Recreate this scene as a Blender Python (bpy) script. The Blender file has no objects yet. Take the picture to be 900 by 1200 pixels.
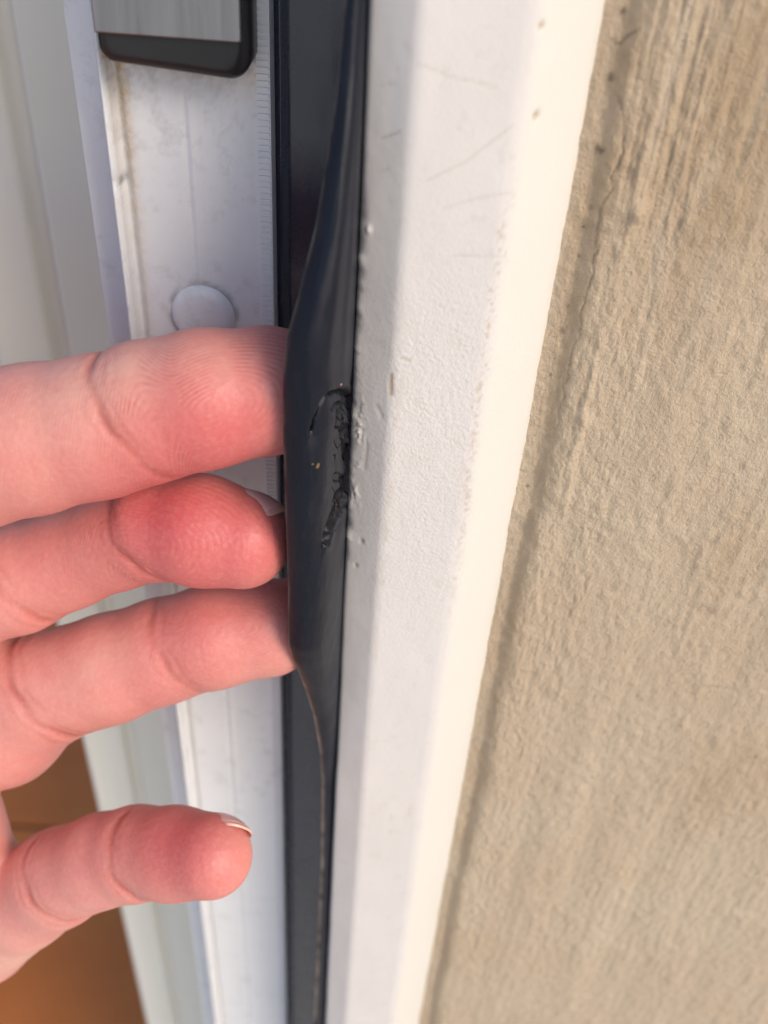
import bpy, math, random
import numpy as np
from mathutils import Matrix, Vector

# ------------------------------------------------------------------ camera, sky, sun, exposure
ZC = 1150.0                      # camera height above the floor, mm; lengths below are in mm from the camera's foot
MM = 0.001
sc = bpy.context.scene
C = sc.collection
random.seed(4)
rng = np.random.default_rng(7)

cam_d = bpy.data.cameras.new('camera')
cam = bpy.data.objects.new('camera', cam_d)
C.objects.link(cam)
sc.camera = cam
R3 = Matrix(((0.99727957, -0.07371197, 0.0), (0.045869, 0.62058063, -0.78279992), (0.05770172, 0.78067037, 0.62227348)))
cam.matrix_world = Matrix.Translation((0, 0, ZC * MM)) @ R3.to_4x4()
cam_d.sensor_fit = 'VERTICAL'
cam_d.sensor_height = 36.0
cam_d.lens = 33.0
cam_d.clip_start = 0.004
cam_d.clip_end = 200.0
cam_d.dof.use_dof = True
cam_d.dof.focus_distance = 0.112
cam_d.dof.aperture_fstop = 21.0

SUN = Vector((0.61, -0.64, 0.60)).normalized()
world = bpy.data.worlds.new('World')
sc.world = world
world.use_nodes = True
wn = world.node_tree.nodes
wl = world.node_tree.links
sky = wn.new('ShaderNodeTexSky')
sky.sky_type = 'NISHITA'
sky.sun_disc = False
sky.dust_density = 1.6
sky.ozone_density = 1.0
sky.sun_elevation = math.asin(SUN.z)
sky.sun_rotation = math.atan2(SUN.x, SUN.y)
wl.new(sky.outputs[0], wn['Background'].inputs[0])
wn['Background'].inputs[1].default_value = 0.15
sun_d = bpy.data.lights.new('sun', 'SUN')
sun_d.energy = 1.85
sun_d.angle = math.radians(26)
sun_d.color = (1.0, 0.89, 0.76)
sun = bpy.data.objects.new('sun', sun_d)
sun.rotation_euler = SUN.to_track_quat('Z', 'Y').to_euler()
C.objects.link(sun)
sc.view_settings.view_transform = 'Standard'
sc.view_settings.look = 'None'
sc.view_settings.exposure = 0.20
sc.view_settings.gamma = 1.0
sc.render.engine = 'CYCLES'
sc.cycles.use_denoising = True
sc.cycles.max_bounces = 8

# ------------------------------------------------------------------ helpers
def vnoise(x, y, seed=0):
    x = np.asarray(x, float); y = np.asarray(y, float)
    t = np.random.default_rng(seed).random((256, 256))
    xi = np.floor(x).astype(int); yi = np.floor(y).astype(int)
    fx = x - xi; fy = y - yi
    fx = fx * fx * (3 - 2 * fx); fy = fy * fy * (3 - 2 * fy)
    a = t[xi % 256, yi % 256]; b = t[(xi + 1) % 256, yi % 256]
    c = t[xi % 256, (yi + 1) % 256]; d = t[(xi + 1) % 256, (yi + 1) % 256]
    return (a + (b - a) * fx + (c - a) * fy + (a - b - c + d) * fx * fy) * 2 - 1

def fbm(x, y, o=4, seed=0, g=0.5):
    s = 0; a = 1.0
    for k in range(o):
        s = s + a * vnoise(x * 2 ** k + 17 * k, y * 2 ** k + 31 * k, seed + k)
        a *= g
    return s

def sstep(a, b, x):
    t = np.clip((x - a) / (b - a), 0, 1)
    return t * t * (3 - 2 * t)

def mesh(name, V, F, mat, parent=None, smooth=True, attrs=None):
    me = bpy.data.meshes.new(name)
    V = np.asarray(V, np.float32).copy()
    V[:, 2] += ZC
    V *= MM
    F = np.asarray(F, np.int32)
    k = F.shape[1]
    me.vertices.add(len(V)); me.vertices.foreach_set('co', V.ravel())
    me.loops.add(F.size); me.loops.foreach_set('vertex_index', F.ravel())
    me.polygons.add(len(F))
    me.polygons.foreach_set('loop_start', np.arange(0, F.size, k, dtype=np.int32))
    me.polygons.foreach_set('use_smooth', np.full(len(F), smooth))
    me.update(calc_edges=True)
    for n, a in (attrs or {}).items():
        at = me.attributes.new(n, 'FLOAT', 'POINT')
        at.data.foreach_set('value', np.asarray(a, np.float32).ravel())
    me.materials.append(mat)
    o = bpy.data.objects.new(name, me)
    C.objects.link(o)
    if parent:
        o.parent = parent
        o.matrix_parent_inverse = Matrix.Translation(-parent.location)
    return o

def grid_faces(nu, nv, flip=False, closed=False):
    n = nu if closed else nu - 1
    i, j = np.meshgrid(np.arange(n), np.arange(nv - 1), indexing='ij')
    i2 = (i + 1) % nu
    f = np.stack([i * nv + j, i2 * nv + j, i2 * nv + j + 1, i * nv + j + 1], -1).reshape(-1, 4)
    return f[:, ::-1] if flip else f

def thing(name, label, cat):
    o = bpy.data.objects.new(name, None)
    o.empty_display_size = 0.01
    C.objects.link(o)
    o['label'] = label; o['category'] = cat
    return o

def tag(o, label, cat):
    o['label'] = label; o['category'] = cat
    return o

def zrows(z0, z1, step, top, bot):
    """heights: fine rows between z0 (upper) and z1 (lower), coarse rows beyond"""
    fine = np.arange(z1, z0 + 1e-6, step)
    lo = z1 - np.geomspace(step * 2, z1 - bot, 26) if bot < z1 else []
    hi = z0 + np.geomspace(step * 2, top - z0, 26) if top > z0 else []
    return np.concatenate([np.sort(lo), fine, np.sort(hi)])

def poly_dist(p, line, squash=0.35):
    """distance of points p (N,3) to a 3-D polyline; distance along the facing direction counts less"""
    v = np.array([0.0, 0.783, -0.622])
    q = p - np.outer(p @ v, v) * (1 - squash)
    L = np.asarray(line, float)
    L = L - np.outer(L @ v, v) * (1 - squash)
    best = np.full(len(p), 1e9)
    for a, b in zip(L[:-1], L[1:]):
        ab = b - a
        t = np.clip(((q - a) @ ab) / (ab @ ab + 1e-9), 0, 1)
        best = np.minimum(best, np.linalg.norm(q - a - t[:, None] * ab, axis=1))
    return best

# ------------------------------------------------------------------ materials
class Mat:
    def __init__(self, name, rough=0.5, **kw):
        self.m = bpy.data.materials.new(name)
        self.m.use_nodes = True
        self.t = self.m.node_tree
        self.n = self.t.nodes; self.l = self.t.links
        self.b = self.n['Principled BSDF']
        self.b.inputs['Roughness'].default_value = rough
        for k, v in kw.items():
            self.b.inputs[k.replace('_', ' ')].default_value = v
        self.co = self.n.new('ShaderNodeNewGeometry').outputs['Position']
        self.h = None
    def put(self, sock, v):
        if isinstance(v, bpy.types.NodeSocket):
            self.l.new(v, sock)
        else:
            sock.default_value = v
    def mapping(self, scale, off=(0, 0, 0)):
        m = self.n.new('ShaderNodeMapping')
        self.l.new(self.co, m.inputs[0])
        m.inputs['Scale'].default_value = scale
        m.inputs['Location'].default_value = off
        return m.outputs[0]
    def noise(self, scale, detail=4, rough=0.55, vec=None, dist=0.0):
        n = self.n.new('ShaderNodeTexNoise')
        self.l.new(vec if vec is not None else self.co, n.inputs['Vector'])
        n.inputs['Scale'].default_value = scale
        n.inputs['Detail'].default_value = detail
        n.inputs['Roughness'].default_value = rough
        n.inputs['Distortion'].default_value = dist
        return n.outputs['Fac']
    def voronoi(self, scale, vec=None):
        n = self.n.new('ShaderNodeTexVoronoi')
        self.l.new(vec if vec is not None else self.co, n.inputs['Vector'])
        n.inputs['Scale'].default_value = scale
        return n.outputs['Distance']
    def ramp(self, v, stops):
        r = self.n.new('ShaderNodeValToRGB')
        self.l.new(v, r.inputs[0])
        e = r.color_ramp.elements
        while len(e) < len(stops):
            e.new(0.5)
        for k, (p, c) in enumerate(stops):
            e[k].position = p
            e[k].color = (c, c, c, 1) if isinstance(c, (int, float)) else (*c, 1)
        return r.outputs[0]
    def math(self, op, a, b=0.0, c=None):
        n = self.n.new('ShaderNodeMath')
        n.operation = op
        self.put(n.inputs[0], a); self.put(n.inputs[1], b)
        if c is not None:
            self.put(n.inputs[2], c)
        return n.outputs[0]
    def mix(self, f, a, b, mode='MIX'):
        n = self.n.new('ShaderNodeMix')
        n.data_type = 'RGBA'; n.blend_type = mode
        self.put(n.inputs[0], f)
        self.put(n.inputs[6], a if isinstance(a, bpy.types.NodeSocket) else (*a, 1))
        self.put(n.inputs[7], b if isinstance(b, bpy.types.NodeSocket) else (*b, 1))
        return n.outputs[2]
    def attr(self, name):
        n = self.n.new('ShaderNodeAttribute')
        n.attribute_name = name
        return n.outputs['Fac']
    def bump(self, v, dist, strength=1.0):
        n = self.n.new('ShaderNodeBump')
        self.l.new(v, n.inputs['Height'])
        n.inputs['Distance'].default_value = dist
        self.put(n.inputs['Strength'], strength)
        if self.h is not None:
            self.l.new(self.h, n.inputs['Normal'])
        self.h = n.outputs[0]
        self.l.new(self.h, self.b.inputs['Normal'])
    def color(self, v):
        self.put(self.b.inputs['Base Color'], v if isinstance(v, bpy.types.NodeSocket) else (*v, 1))
    def rough(self, v):
        self.put(self.b.inputs['Roughness'], v)

def mat_wall():
    m = Mat('plaster', 0.85)
    st = m.mapping((1.0, 1.0, 0.12))
    big = m.noise(38, 4, 0.55)
    a = m.mix(m.ramp(big, [(0.35, 0.0), (0.65, 1.0)]), (0.54, 0.415, 0.288), (0.565, 0.46, 0.335))
    streak = m.noise(900, 5, 0.62, m.mapping((1.0, 1.0, 0.05)))
    a = m.mix(m.math('MULTIPLY', m.ramp(streak, [(0.38, 0.0), (0.62, 1.0)]), m.math('MULTIPLY_ADD', m.attr('streak'), 0.38, 0.16)), a, (0.55, 0.465, 0.36))
    gr = m.ramp(m.noise(1500, 5, 0.65), [(0.40, 0.0), (0.62, 1.0)])
    a = m.mix(m.math('MULTIPLY', gr, 0.22), a, (0.39, 0.295, 0.21))
    a = m.mix(m.math('MULTIPLY', m.attr('stain_shade'), 0.55), a, (0.36, 0.24, 0.13))
    a = m.mix(m.attr('crack'), a, (0.10, 0.07, 0.045))
    m.color(a)
    m.bump(m.noise(900, 6, 0.68, m.mapping((1, 1, 0.35))), 0.00075, 0.42)
    m.bump(m.noise(2400, 4, 0.65), 0.00045, 0.8)
    return m.m

def mat_casing():
    m = Mat('white_frame_paint', 0.42)
    base = m.mix(m.noise(60, 3), (0.63, 0.59, 0.57), (0.69, 0.655, 0.635))
    fl = m.noise(420, 6, 0.7)
    base = m.mix(m.math('MULTIPLY', m.ramp(fl, [(0.56, 0.0), (0.75, 1.0)]), 0.35), base, (0.50, 0.42, 0.34))
    base = m.mix(m.attr('cream'), base, (0.69, 0.66, 0.605))
    base = m.mix(m.attr('dirt'), base, (0.40, 0.29, 0.18))
    m.color(base)
    m.rough(m.math('MULTIPLY_ADD', m.noise(150, 3), 0.3, 0.30))
    m.bump(m.noise(2100, 3, 0.6), 0.00022, m.math('MULTIPLY', m.attr('pit'), 0.7))
    m.bump(m.noise(500, 4, 0.6), 0.00012, 0.35)
    return m.m

def mat_rebate():
    m = Mat('white_powder_coat', 0.36)
    base = m.mix(m.noise(90, 4), (0.73, 0.735, 0.755), (0.81, 0.812, 0.825))
    sp = m.noise(260, 6, 0.7)
    base = m.mix(m.math('MULTIPLY', m.ramp(sp, [(0.55, 0.0), (0.8, 1.0)]), 0.5), base, (0.40, 0.38, 0.37))
    n = m.math('MULTIPLY', m.attr('dirt'), m.ramp(m.noise(900, 6, 0.7), [(0.3, 0.25), (0.65, 1.0)]))
    base = m.mix(n, base, (0.50, 0.34, 0.15))
    base = m.mix(m.attr('dark_marks'), base, (0.10, 0.09, 0.08))
    m.color(base)
    m.bump(m.noise(350, 3, 0.6), 0.00012, 0.4)
    return m.m

def mat_rubber(name, col, rough, shade=0.5, relief=1.0):
    m = Mat(name, rough)
    m.b.inputs['Specular IOR Level'].default_value = shade
    c = m.mix(m.noise(160, 5, 0.6), tuple(v * 0.75 for v in col), tuple(v * 1.3 for v in col))
    sm = m.ramp(m.noise(700, 6, 0.7, m.mapping((1, 1, 0.3))), [(0.55, 0.0), (0.8, 1.0)])
    c = m.mix(m.math('MULTIPLY', sm, 0.16), c, (0.07, 0.062, 0.056))
    sp = m.ramp(m.noise(1700, 5, 0.75), [(0.63, 0.0), (0.78, 1.0)])
    c = m.mix(m.math('MULTIPLY', sp, 0.30 * relief), c, (0.12, 0.11, 0.105))
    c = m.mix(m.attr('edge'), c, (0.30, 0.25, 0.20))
    c = m.mix(m.attr('rip'), c, (0.004, 0.004, 0.005))
    m.color(c)
    m.rough(m.math('MULTIPLY_ADD', m.noise(240, 4), 0.28, rough - 0.14))
    m.bump(m.noise(900, 4, 0.6), 0.00008, 0.25 * relief)
    m.bump(m.noise(3500, 2, 0.6), 0.00006, 0.4 * relief)
    return m.m

def mat_plain(name, c0, c1, rough, scale=120, bump=0.0001, **kw):
    m = Mat(name, rough, **kw)
    m.color(m.mix(m.noise(scale, 4), c0, c1))
    m.bump(m.noise(scale * 5, 3), bump, 0.4)
    return m.m

def mat_steel():
    m = Mat('brushed_steel', 0.36, Metallic=1.0)
    st = m.noise(700, 4, 0.6, m.mapping((1.0, 1.0, 0.06)))
    m.color(m.mix(st, (0.24, 0.24, 0.25), (0.46, 0.46, 0.47)))
    m.rough(m.math('MULTIPLY_ADD', st, 0.3, 0.25))
    m.bump(st, 0.00006, 0.5)
    return m.m

def mat_skin():
    m = Mat('skin', 0.46)
    b = m.b
    b.inputs['Subsurface Weight'].default_value = 0.4
    b.inputs['Subsurface Radius'].default_value = (1.0, 0.36, 0.22)
    b.inputs['Subsurface Scale'].default_value = 0.0013
    base = m.mix(m.noise(110, 4, 0.6), (0.65, 0.262, 0.222), (0.73, 0.335, 0.285))
    base = m.mix(m.attr('flush'), base, (0.57, 0.075, 0.088))
    base = m.mix(m.attr('pale'), base, (0.86, 0.66, 0.50))
    base = m.mix(m.math('MULTIPLY', m.attr('crease'), 0.75), base, (0.42, 0.085, 0.06))  # creases: redder skin, with their shade darkened into the colour
    mott = m.ramp(m.noise(420, 4, 0.6), [(0.4, 0.0), (0.7, 1.0)])
    base = m.mix(m.math('MULTIPLY', mott, 0.22), base, (0.62, 0.15, 0.135))
    fine = m.ramp(m.noise(1500, 4, 0.7), [(0.45, 0.0), (0.7, 1.0)])
    base = m.mix(m.math('MULTIPLY', fine, 0.14), base, (0.84, 0.52, 0.44))
    ph = m.math('SINE', m.math('MULTIPLY', m.attr('ridge_phase'), 2 * math.pi / 0.42))
    rid = m.math('POWER', m.math('MULTIPLY_ADD', ph, 0.5, 0.5), 0.6)
    amp = m.math('MULTIPLY', m.attr('ridge_amp'), m.ramp(m.noise(520, 4, 0.65), [(0.34, 0.25), (0.58, 1.0)]))
    base = m.mix(m.math('MULTIPLY', m.math('MULTIPLY', m.math('SUBTRACT', 1.0, rid), amp), 0.48), base, (0.55, 0.13, 0.11))
    m.color(base)
    m.rough(m.math('MULTIPLY_ADD', m.noise(300, 3), 0.2, 0.40))
    m.bump(rid, 0.00006, m.math('MULTIPLY', amp, 0.65))
    m.bump(m.voronoi(1300), 0.00010, 0.45)
    m.bump(m.noise(260, 4, 0.6), 0.00025, 0.25)
    return m.m

M_WALL = mat_wall()
M_CASE = mat_casing()
M_REB = mat_rebate()
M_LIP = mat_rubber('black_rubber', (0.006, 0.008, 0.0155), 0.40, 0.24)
M_CHAN = mat_rubber('black_rubber_channel', (0.011, 0.020, 0.042), 0.26, 1.0, 0.15)
M_BLACK = mat_plain('black_plastic', (0.012, 0.012, 0.013), (0.022, 0.022, 0.024), 0.28)
M_STEEL = mat_steel()
M_SKIN = mat_skin()
M_NAIL = mat_plain('fingernail', (0.78, 0.50, 0.46), (0.82, 0.56, 0.52), 0.22, 150, 0.00003)
M_NAILTIP = mat_plain('nail_edge', (0.74, 0.43, 0.36), (0.78, 0.48, 0.41), 0.25, 150, 0.00003)
M_JAMB = mat_plain('pale_jamb_paint', (0.79, 0.76, 0.67), (0.83, 0.80, 0.71), 0.45, 20, 0.0003)
M_TILE = mat_plain('terracotta', (0.54, 0.135, 0.022), (0.66, 0.20, 0.04), 0.55, 14, 0.0008)
M_GROUT = mat_plain('grout', (0.20, 0.13, 0.09), (0.26, 0.18, 0.13), 0.9, 30, 0.001)
M_PAVE = mat_plain('pavement_concrete', (0.56, 0.53, 0.49), (0.62, 0.59, 0.54), 0.85, 9, 0.002)
M_FLAKE = mat_plain('torn_rubber', (0.010, 0.010, 0.011), (0.020, 0.020, 0.022), 0.5, 300)
M_GOLD = mat_plain('yellow_grit', (0.13, 0.085, 0.035), (0.22, 0.15, 0.065), 0.5, 400)
M_PINK = mat_plain('pink_grit', (0.30, 0.07, 0.06), (0.50, 0.32, 0.30), 0.4, 900)

# ------------------------------------------------------------------ ground
def box_vf(x0, x1, y0, y1, z0, z1, bev=0.0):
    xs = [x0, x0 + bev, x1 - bev, x1]; 
    V = [(x0, y0, z0), (x1, y0, z0), (x1, y1, z0), (x0, y1, z0), (x0, y0, z1), (x1, y0, z1), (x1, y1, z1), (x0, y1, z1)]
    F = [(0, 3, 2, 1), (4, 5, 6, 7), (0, 1, 5, 4), (1, 2, 6, 5), (2, 3, 7, 6), (3, 0, 4, 7)]
    return V, F

def add_bevel(o, w, seg=3):
    b = o.modifiers.new('bevel', 'BEVEL')
    b.width = w * MM; b.segments = seg; b.limit_method = 'ANGLE'
    return o

fl = -ZC
pv = mesh('pavement', [(-20000, -20000, fl), (20000, -20000, fl), (20000, 95, fl), (-20000, 95, fl)], [(0, 1, 2, 3)], M_PAVE, smooth=False)
pv['kind'] = 'structure'
gf = mesh('floor', [(-3000, 95.5, fl), (3000, 95.5, fl), (3000, 4000, fl), (-3000, 4000, fl)], [(0, 1, 2, 3)], M_GROUT, smooth=False)
gf['kind'] = 'structure'
V, F = box_vf(-148, 148, -148, 148, 0, 9)
tile0 = None
for i in range(-6, 2):
    for j in range(0, 7):
        if tile0 is None:
            tile0 = mesh('tile', V, F, M_TILE, gf, smooth=False)
            tile0.data.transform(Matrix.Translation((0, 0, -ZC * MM)))
            add_bevel(tile0, 3)
            t = tile0
        else:
            t = tile0.copy(); C.objects.link(t)
        t.parent = gf
        t.location = ((i * 302 - 60) * MM, (250 + j * 302) * MM, 0.0005)
        t.rotation_euler = (0, 0, random.uniform(-0.004, 0.004))

# ------------------------------------------------------------------ plaster wall
def build_wall():
    x0 = 16.72
    xs = np.concatenate([np.arange(x0, 29, 0.13), np.arange(29, 118, 0.34), 118 + np.geomspace(0.7, 1900, 34)])
    zs = zrows(-4, -262, 0.27, 1300, -ZC)
    X, Z = np.meshgrid(xs, zs, indexing='ij')
    # the joint wanders a little along its height
    wob = 0.35 * fbm(X * 0 + 3, Z / 14, 3, 5)
    u = X - x0
    fade = sstep(60, 200, np.abs(Z + 130) - 100)
    band = sstep(0.2, 4.8, u + wob * 1.6)
    Y = 97.75 - 1.9 * band + 0.5 * np.exp(-((u - 2.2 + wob) / 0.8) ** 2)
    # raised trowel edge running down beside the joint
    ex = 6.0 + 1.0 * fbm(Z / 30, Z * 0 + 9, 2, 21) + 0.5 * fbm(Z / 4, Z * 0, 2, 23)
    eh = 0.40 * np.exp(-((Z + 60) / 13) ** 2) + 0.06
    Y -= eh * np.exp(-((u - ex) / 0.55) ** 2)
    # trowel streaks run along the height
    Y -= 0.28 * fbm(u / 6.0 + 0.05 * fbm(Z / 20, u / 9, 2, 2), Z / 40, 2, 31) * sstep(3, 9, u)
    Y -= 0.15 * fbm(u / 0.8, Z / 12, 3, 35, 0.6) * sstep(1, 6, u) * (0.45 + 0.55 * sstep(-70, -25, Z)) * (0.5 + 0.8 * np.clip(0.5 + fbm(u / 14, Z / 20, 2, 36), 0, 1))
    Y -= 0.11 * fbm(u / 0.8 + 0.3 * fbm(u / 2, Z / 2, 2, 38), Z / 1.35, 3, 37, 0.65)
    lum = fbm(u / 3.2, Z / 4.0, 3, 41)
    Y -= 0.30 * np.clip(lum - 0.25, 0, 1)
    Y -= 0.9 * np.exp(-(((X - 23.6) / 0.8) ** 2 + ((Z + 34.5) / 0.9) ** 2)) 
    p = np.stack([X, Y, Z], -1).reshape(-1, 3)
    crack = np.zeros(len(p))
    near = (p[:, 2] > -120) & (p[:, 0] < 45)
    q = p[near]
    qw = q.copy()
    qw[:, 0] += 0.25 * fbm(q[:, 2] / 1.3, q[:, 2] * 0, 3, 55)
    c = np.zeros(len(q))
    for line, w, a in (
        ([(18.50, 96.00, -21.71), (20.39, 96.00, -24.81), (20.83, 96.00, -27.58), (20.46, 96.00, -32.68), (20.13, 96.00, -35.83), (20.61, 96.00, -40.97), (20.48, 96.00, -47.02), (20.15, 96.00, -55.28), (20.29, 96.00, -61.21)], 0.095, 0.6),
        ([(17.80, 97.00, -18.43), (18.55, 97.00, -18.96), (19.40, 97.00, -18.47), (20.31, 97.00, -18.26)], 0.11, 0.7),
        ([(18.20, 97.00, -45.94), (19.31, 97.00, -45.74)], 0.10, 0.7),
        ([(18.20, 97.00, -45.94), (18.59, 97.00, -52.58), (18.07, 97.00, -56.63), (18.13, 97.00, -62.06)], 0.09, 0.6),
        ([(18.27, 97.00, -28.49), (19.00, 97.00, -29.10)], 0.12, 0.7)):
        c = np.maximum(c, a * np.exp(-(poly_dist(qw, line, 0.1) / w) ** 2))
    for (cx, cy, cz), r in (((18.59, 97.00, -22.25), 0.34), ((18.59, 97.00, -16.59), 0.25), ((19.18, 97.00, -34.83), 0.16), ((18.82, 97.00, -37.15), 0.15), ((18.95, 97.00, -40.27), 0.14), ((18.72, 97.00, -49.38), 0.32), ((18.44, 97.00, -55.20), 0.14), ((18.22, 98.00, -71.66), 0.22), ((47.82, 95.50, -78.90), 0.25)):
        d = np.hypot(q[:, 0] - cx, (q[:, 2] - cz) * 0.8)
        c = np.maximum(c, 0.75 * np.exp(-((d + 0.06 * fbm(q[:, 0] * 4, q[:, 2] * 4, 2, 57)) / r) ** 2))
    crack[near] = c
    p[:, 1] += 0.18 * crack
    st = np.zeros(len(p))
    for (cx, cy, cz), r in (((30.55, 95.50, -18.70), 9), ((31.29, 95.50, -29.57), 6), ((57.90, 95.50, -127.98), 7), ((17.46, 95.50, -24.10), 4), ((47.73, 95.50, -79.36), 4)):
        st += np.exp(-((p[:, 0] - cx) ** 2 + ((p[:, 2] - cz) * 0.5) ** 2) / r ** 2)
    st += 0.45 * np.exp(-((p[:, 0] - x0 - 2.6) / 1.6) ** 2)  # slope beside the joint: its shade put into the colour as a band
    st = np.clip(st * (0.65 + 0.5 * fbm(p[:, 0] / 3, p[:, 2] / 10, 3, 61)), 0, 1)
    o = mesh('plaster_wall', p, grid_faces(len(xs), len(zs), flip=False), M_WALL, attrs={'crack': crack, 'stain_shade': st, 'streak': sstep(-75, -18, p[:, 2])})
    tag(o, 'beige trowelled plaster wall with a thin crack beside the white frame', 'wall')
    return o
build_wall()

# ------------------------------------------------------------------ door frame
frame = thing('door_frame', 'white painted door frame with chipped edge between plaster wall and black seal', 'door frame')
frame.location = (0, 0.1, 0)

def resample(pts, step):
    out = [np.array(pts[0], float)]
    for a, b in zip(pts[:-1], pts[1:]):
        a = np.array(a, float); b = np.array(b, float)
        n = max(1, int(round(np.linalg.norm(b - a) / step)))
        for k in range(1, n + 1):
            out.append(a + (b - a) * k / n)
    return np.array(out)

def smooth_line(p, it, keep=()):
    p = p.copy()
    for _ in range(it):
        q = p.copy()
        q[1:-1] = 0.25 * p[:-2] + 0.5 * p[1:-1] + 0.25 * p[2:]
        p = q
    return p

def build_casing():
    prof = resample([(19.2, 101.5), (16.95, 97.9), (16.6, 97.3), (11.5, 93.02), (10.85, 92.55), (10.1, 92.15), (9.2, 91.9), (0.35, 91.0), (-0.35, 91.1), (-4.45, 93.2), (-4.75, 93.8), (-4.6, 96.5), (-4.4, 120)], 0.2)
    prof = smooth_line(prof, 3)
    seg = np.zeros_like(prof)
    seg[1:-1] = prof[2:] - prof[:-2]; seg[0] = prof[1] - prof[0]; seg[-1] = prof[-1] - prof[-2]
    seg /= np.linalg.norm(seg, axis=1)[:, None]
    nrm = np.stack([-seg[:, 1], seg[:, 0]], 1)
    if nrm[len(nrm) // 3, 1] > 0:
        nrm = -nrm
    zs = zrows(-4, -262, 0.25, 1250, -ZC + 5)
    n, k = len(prof), len(zs)
    PX = np.repeat(prof[:, :1], k, 1); PY = np.repeat(prof[:, 1:], k, 1); Z = np.repeat(zs[None], n, 0)
    NX = np.repeat(nrm[:, :1], k, 1); NY = np.repeat(nrm[:, 1:], k, 1)
    face = (PY < 99)
    h = 0.045 * fbm(PX / 4, Z / 9, 3, 71) * face
    zone = sstep(-112, -70, Z) * (1 - sstep(-52, -34, Z))          # blistered paint
    main = np.exp(-((PX - 5) / 5.5) ** 4)
    blis = fbm(PX / 0.42, Z / 0.5, 2, 77)
    h += 0.022 * zone * np.clip(blis, -0.2, 1) * (0.25 + 0.75 * main) * face
    # battered arris beside the seal
    chip_zone = sstep(-86, -77, Z) * (1 - sstep(-36, -28, Z))
    arris = np.exp(-((PX + 4.5) / 0.55) ** 2 - ((PY - 93.4) / 0.9) ** 2)
    h += chip_zone * arris * (0.18 * fbm(Z / 1.5, Z * 0 + 2, 3, 81) - 0.05)
    rough_zone = sstep(-80, -72, Z) * (1 - sstep(-61, -55, Z))
    strip = np.exp(-((PX + 3.7) / 0.8) ** 2) * face
    lumps = np.clip(1 - 3.2 * np.abs(fbm(PX / 0.55, Z / 0.8, 2, 83)), 0, 1) * np.clip(fbm(PX / 1.2, Z / 1.6, 2, 84) + 0.15, 0, 1)
    h += rough_zone * strip * 0.34 * lumps
    q = np.stack([PX, PY, Z], -1).reshape(-1, 3)
    hh = h.reshape(-1).copy()
    dirt = np.zeros(len(q))
    front = (q[:, 1] < 99) & (q[:, 2] > -230) & (q[:, 2] < -3)
    qf = q[front]
    hf = np.zeros(len(qf)); df = np.zeros(len(qf))
    # paint runs and nicks
    for pt, r, a in (((-3.70, 93.00, -37.19), 0.26, 0.30), ((11.60, 92.00, -25.10), 0.3, -0.3), ((10.74, 92.00, -17.35), 0.25, -0.25), ((-3.22, 93.00, -82.92), 0.22, -0.2), ((-2.62, 93.00, -78.42), 0.25, -0.2)):
        d = np.hypot(qf[:, 0] - pt[0], (qf[:, 2] - pt[2]) * 0.7)
        hf += a * np.exp(-(d / r) ** 2)
        if a < 0:
            df = np.maximum(df, 0.8 * np.exp(-(d / r) ** 2))
    for line, w, a, s in (
        ([(0.02, 91.20, -20.97), (3.28, 91.50, -21.97), (7.29, 92.00, -22.69)], 0.10, 0.03, 0.30),
        ([(1.76, 91.20, -31.28), (5.27, 91.50, -29.33), (9.31, 92.00, -25.87)], 0.12, 0.03, 0.25),
        ([(5.02, 91.50, -38.80), (10.26, 92.00, -38.61)], 0.10, 0.02, 0.2),
        ([(3.68, 91.50, -34.03), (6.91, 91.60, -32.71), (10.19, 92.00, -32.02)], 0.12, 0.02, 0.2),
        ([(-3.04, 92.00, -27.69), (-1.18, 92.00, -27.40)], 0.09, 0.10, 0.6),
        ([(-3.62, 92.00, -22.79), (-1.96, 92.00, -22.89)], 0.08, 0.06, 0.4),
        ([(-3.19, 92.00, -30.93), (-2.04, 92.00, -30.68)], 0.08, 0.06, 0.3),
        ([(-0.36, 91.20, -53.08), (-0.21, 91.20, -55.50)], 0.22, 0.12, 0.9),
        ([(-1.78, 92.00, -57.60), (-1.00, 92.00, -59.28)], 0.16, 0.08, 0.3),
        ([(0.63, 91.20, -50.84), (1.58, 91.20, -51.08)], 0.14, 0.1, 0.5),
        ([(-2.63, 92.50, -63.36), (-2.76, 92.50, -67.14)], 0.16, 0.07, 0.3)):
        g = np.exp(-(poly_dist(qf, line, 0.1) / w) ** 2)
        hf -= a * g
        df = np.maximum(df, s * g)
    # grime collected along the two long edges of the broad face
    e1 = np.exp(-((qf[:, 0] - 10.0 + 0.3 * fbm(qf[:, 2] / 3, qf[:, 2] * 0, 3, 98)) / 0.55) ** 2) * sstep(-110, -60, qf[:, 2]) * (1 - sstep(-40, -26, qf[:, 2]))
    e1 *= np.clip(0.15 + 0.9 * fbm(qf[:, 0] / 0.35, qf[:, 2] / 0.5, 3, 91), 0, 1)
    e2 = 0.5 * np.exp(-((qf[:, 0] - 0.5) / 0.5) ** 2) * sstep(-120, -90, qf[:, 2]) * np.clip(0.3 + 0.8 * fbm(qf[:, 0] / 0.8, qf[:, 2] / 2, 3, 93), 0, 1) * (1 - sstep(-52, -44, qf[:, 2]))
    fl1 = np.clip(1 - 7 * np.abs(fbm(qf[:, 0] / 0.7, qf[:, 2] / 1.0, 2, 83)), 0, 1) * np.clip(fbm(qf[:, 0] / 1.2, qf[:, 2] / 1.6, 2, 84) + 0.25, 0, 1)
    fl1 *= sstep(-80, -72, qf[:, 2]) * (1 - sstep(-60, -52, qf[:, 2])) * np.exp(-((qf[:, 0] + 3.7) / 0.9) ** 2)
    hf -= 0.10 * fl1
    df = np.maximum(df, 0.6 * fl1)
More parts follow.
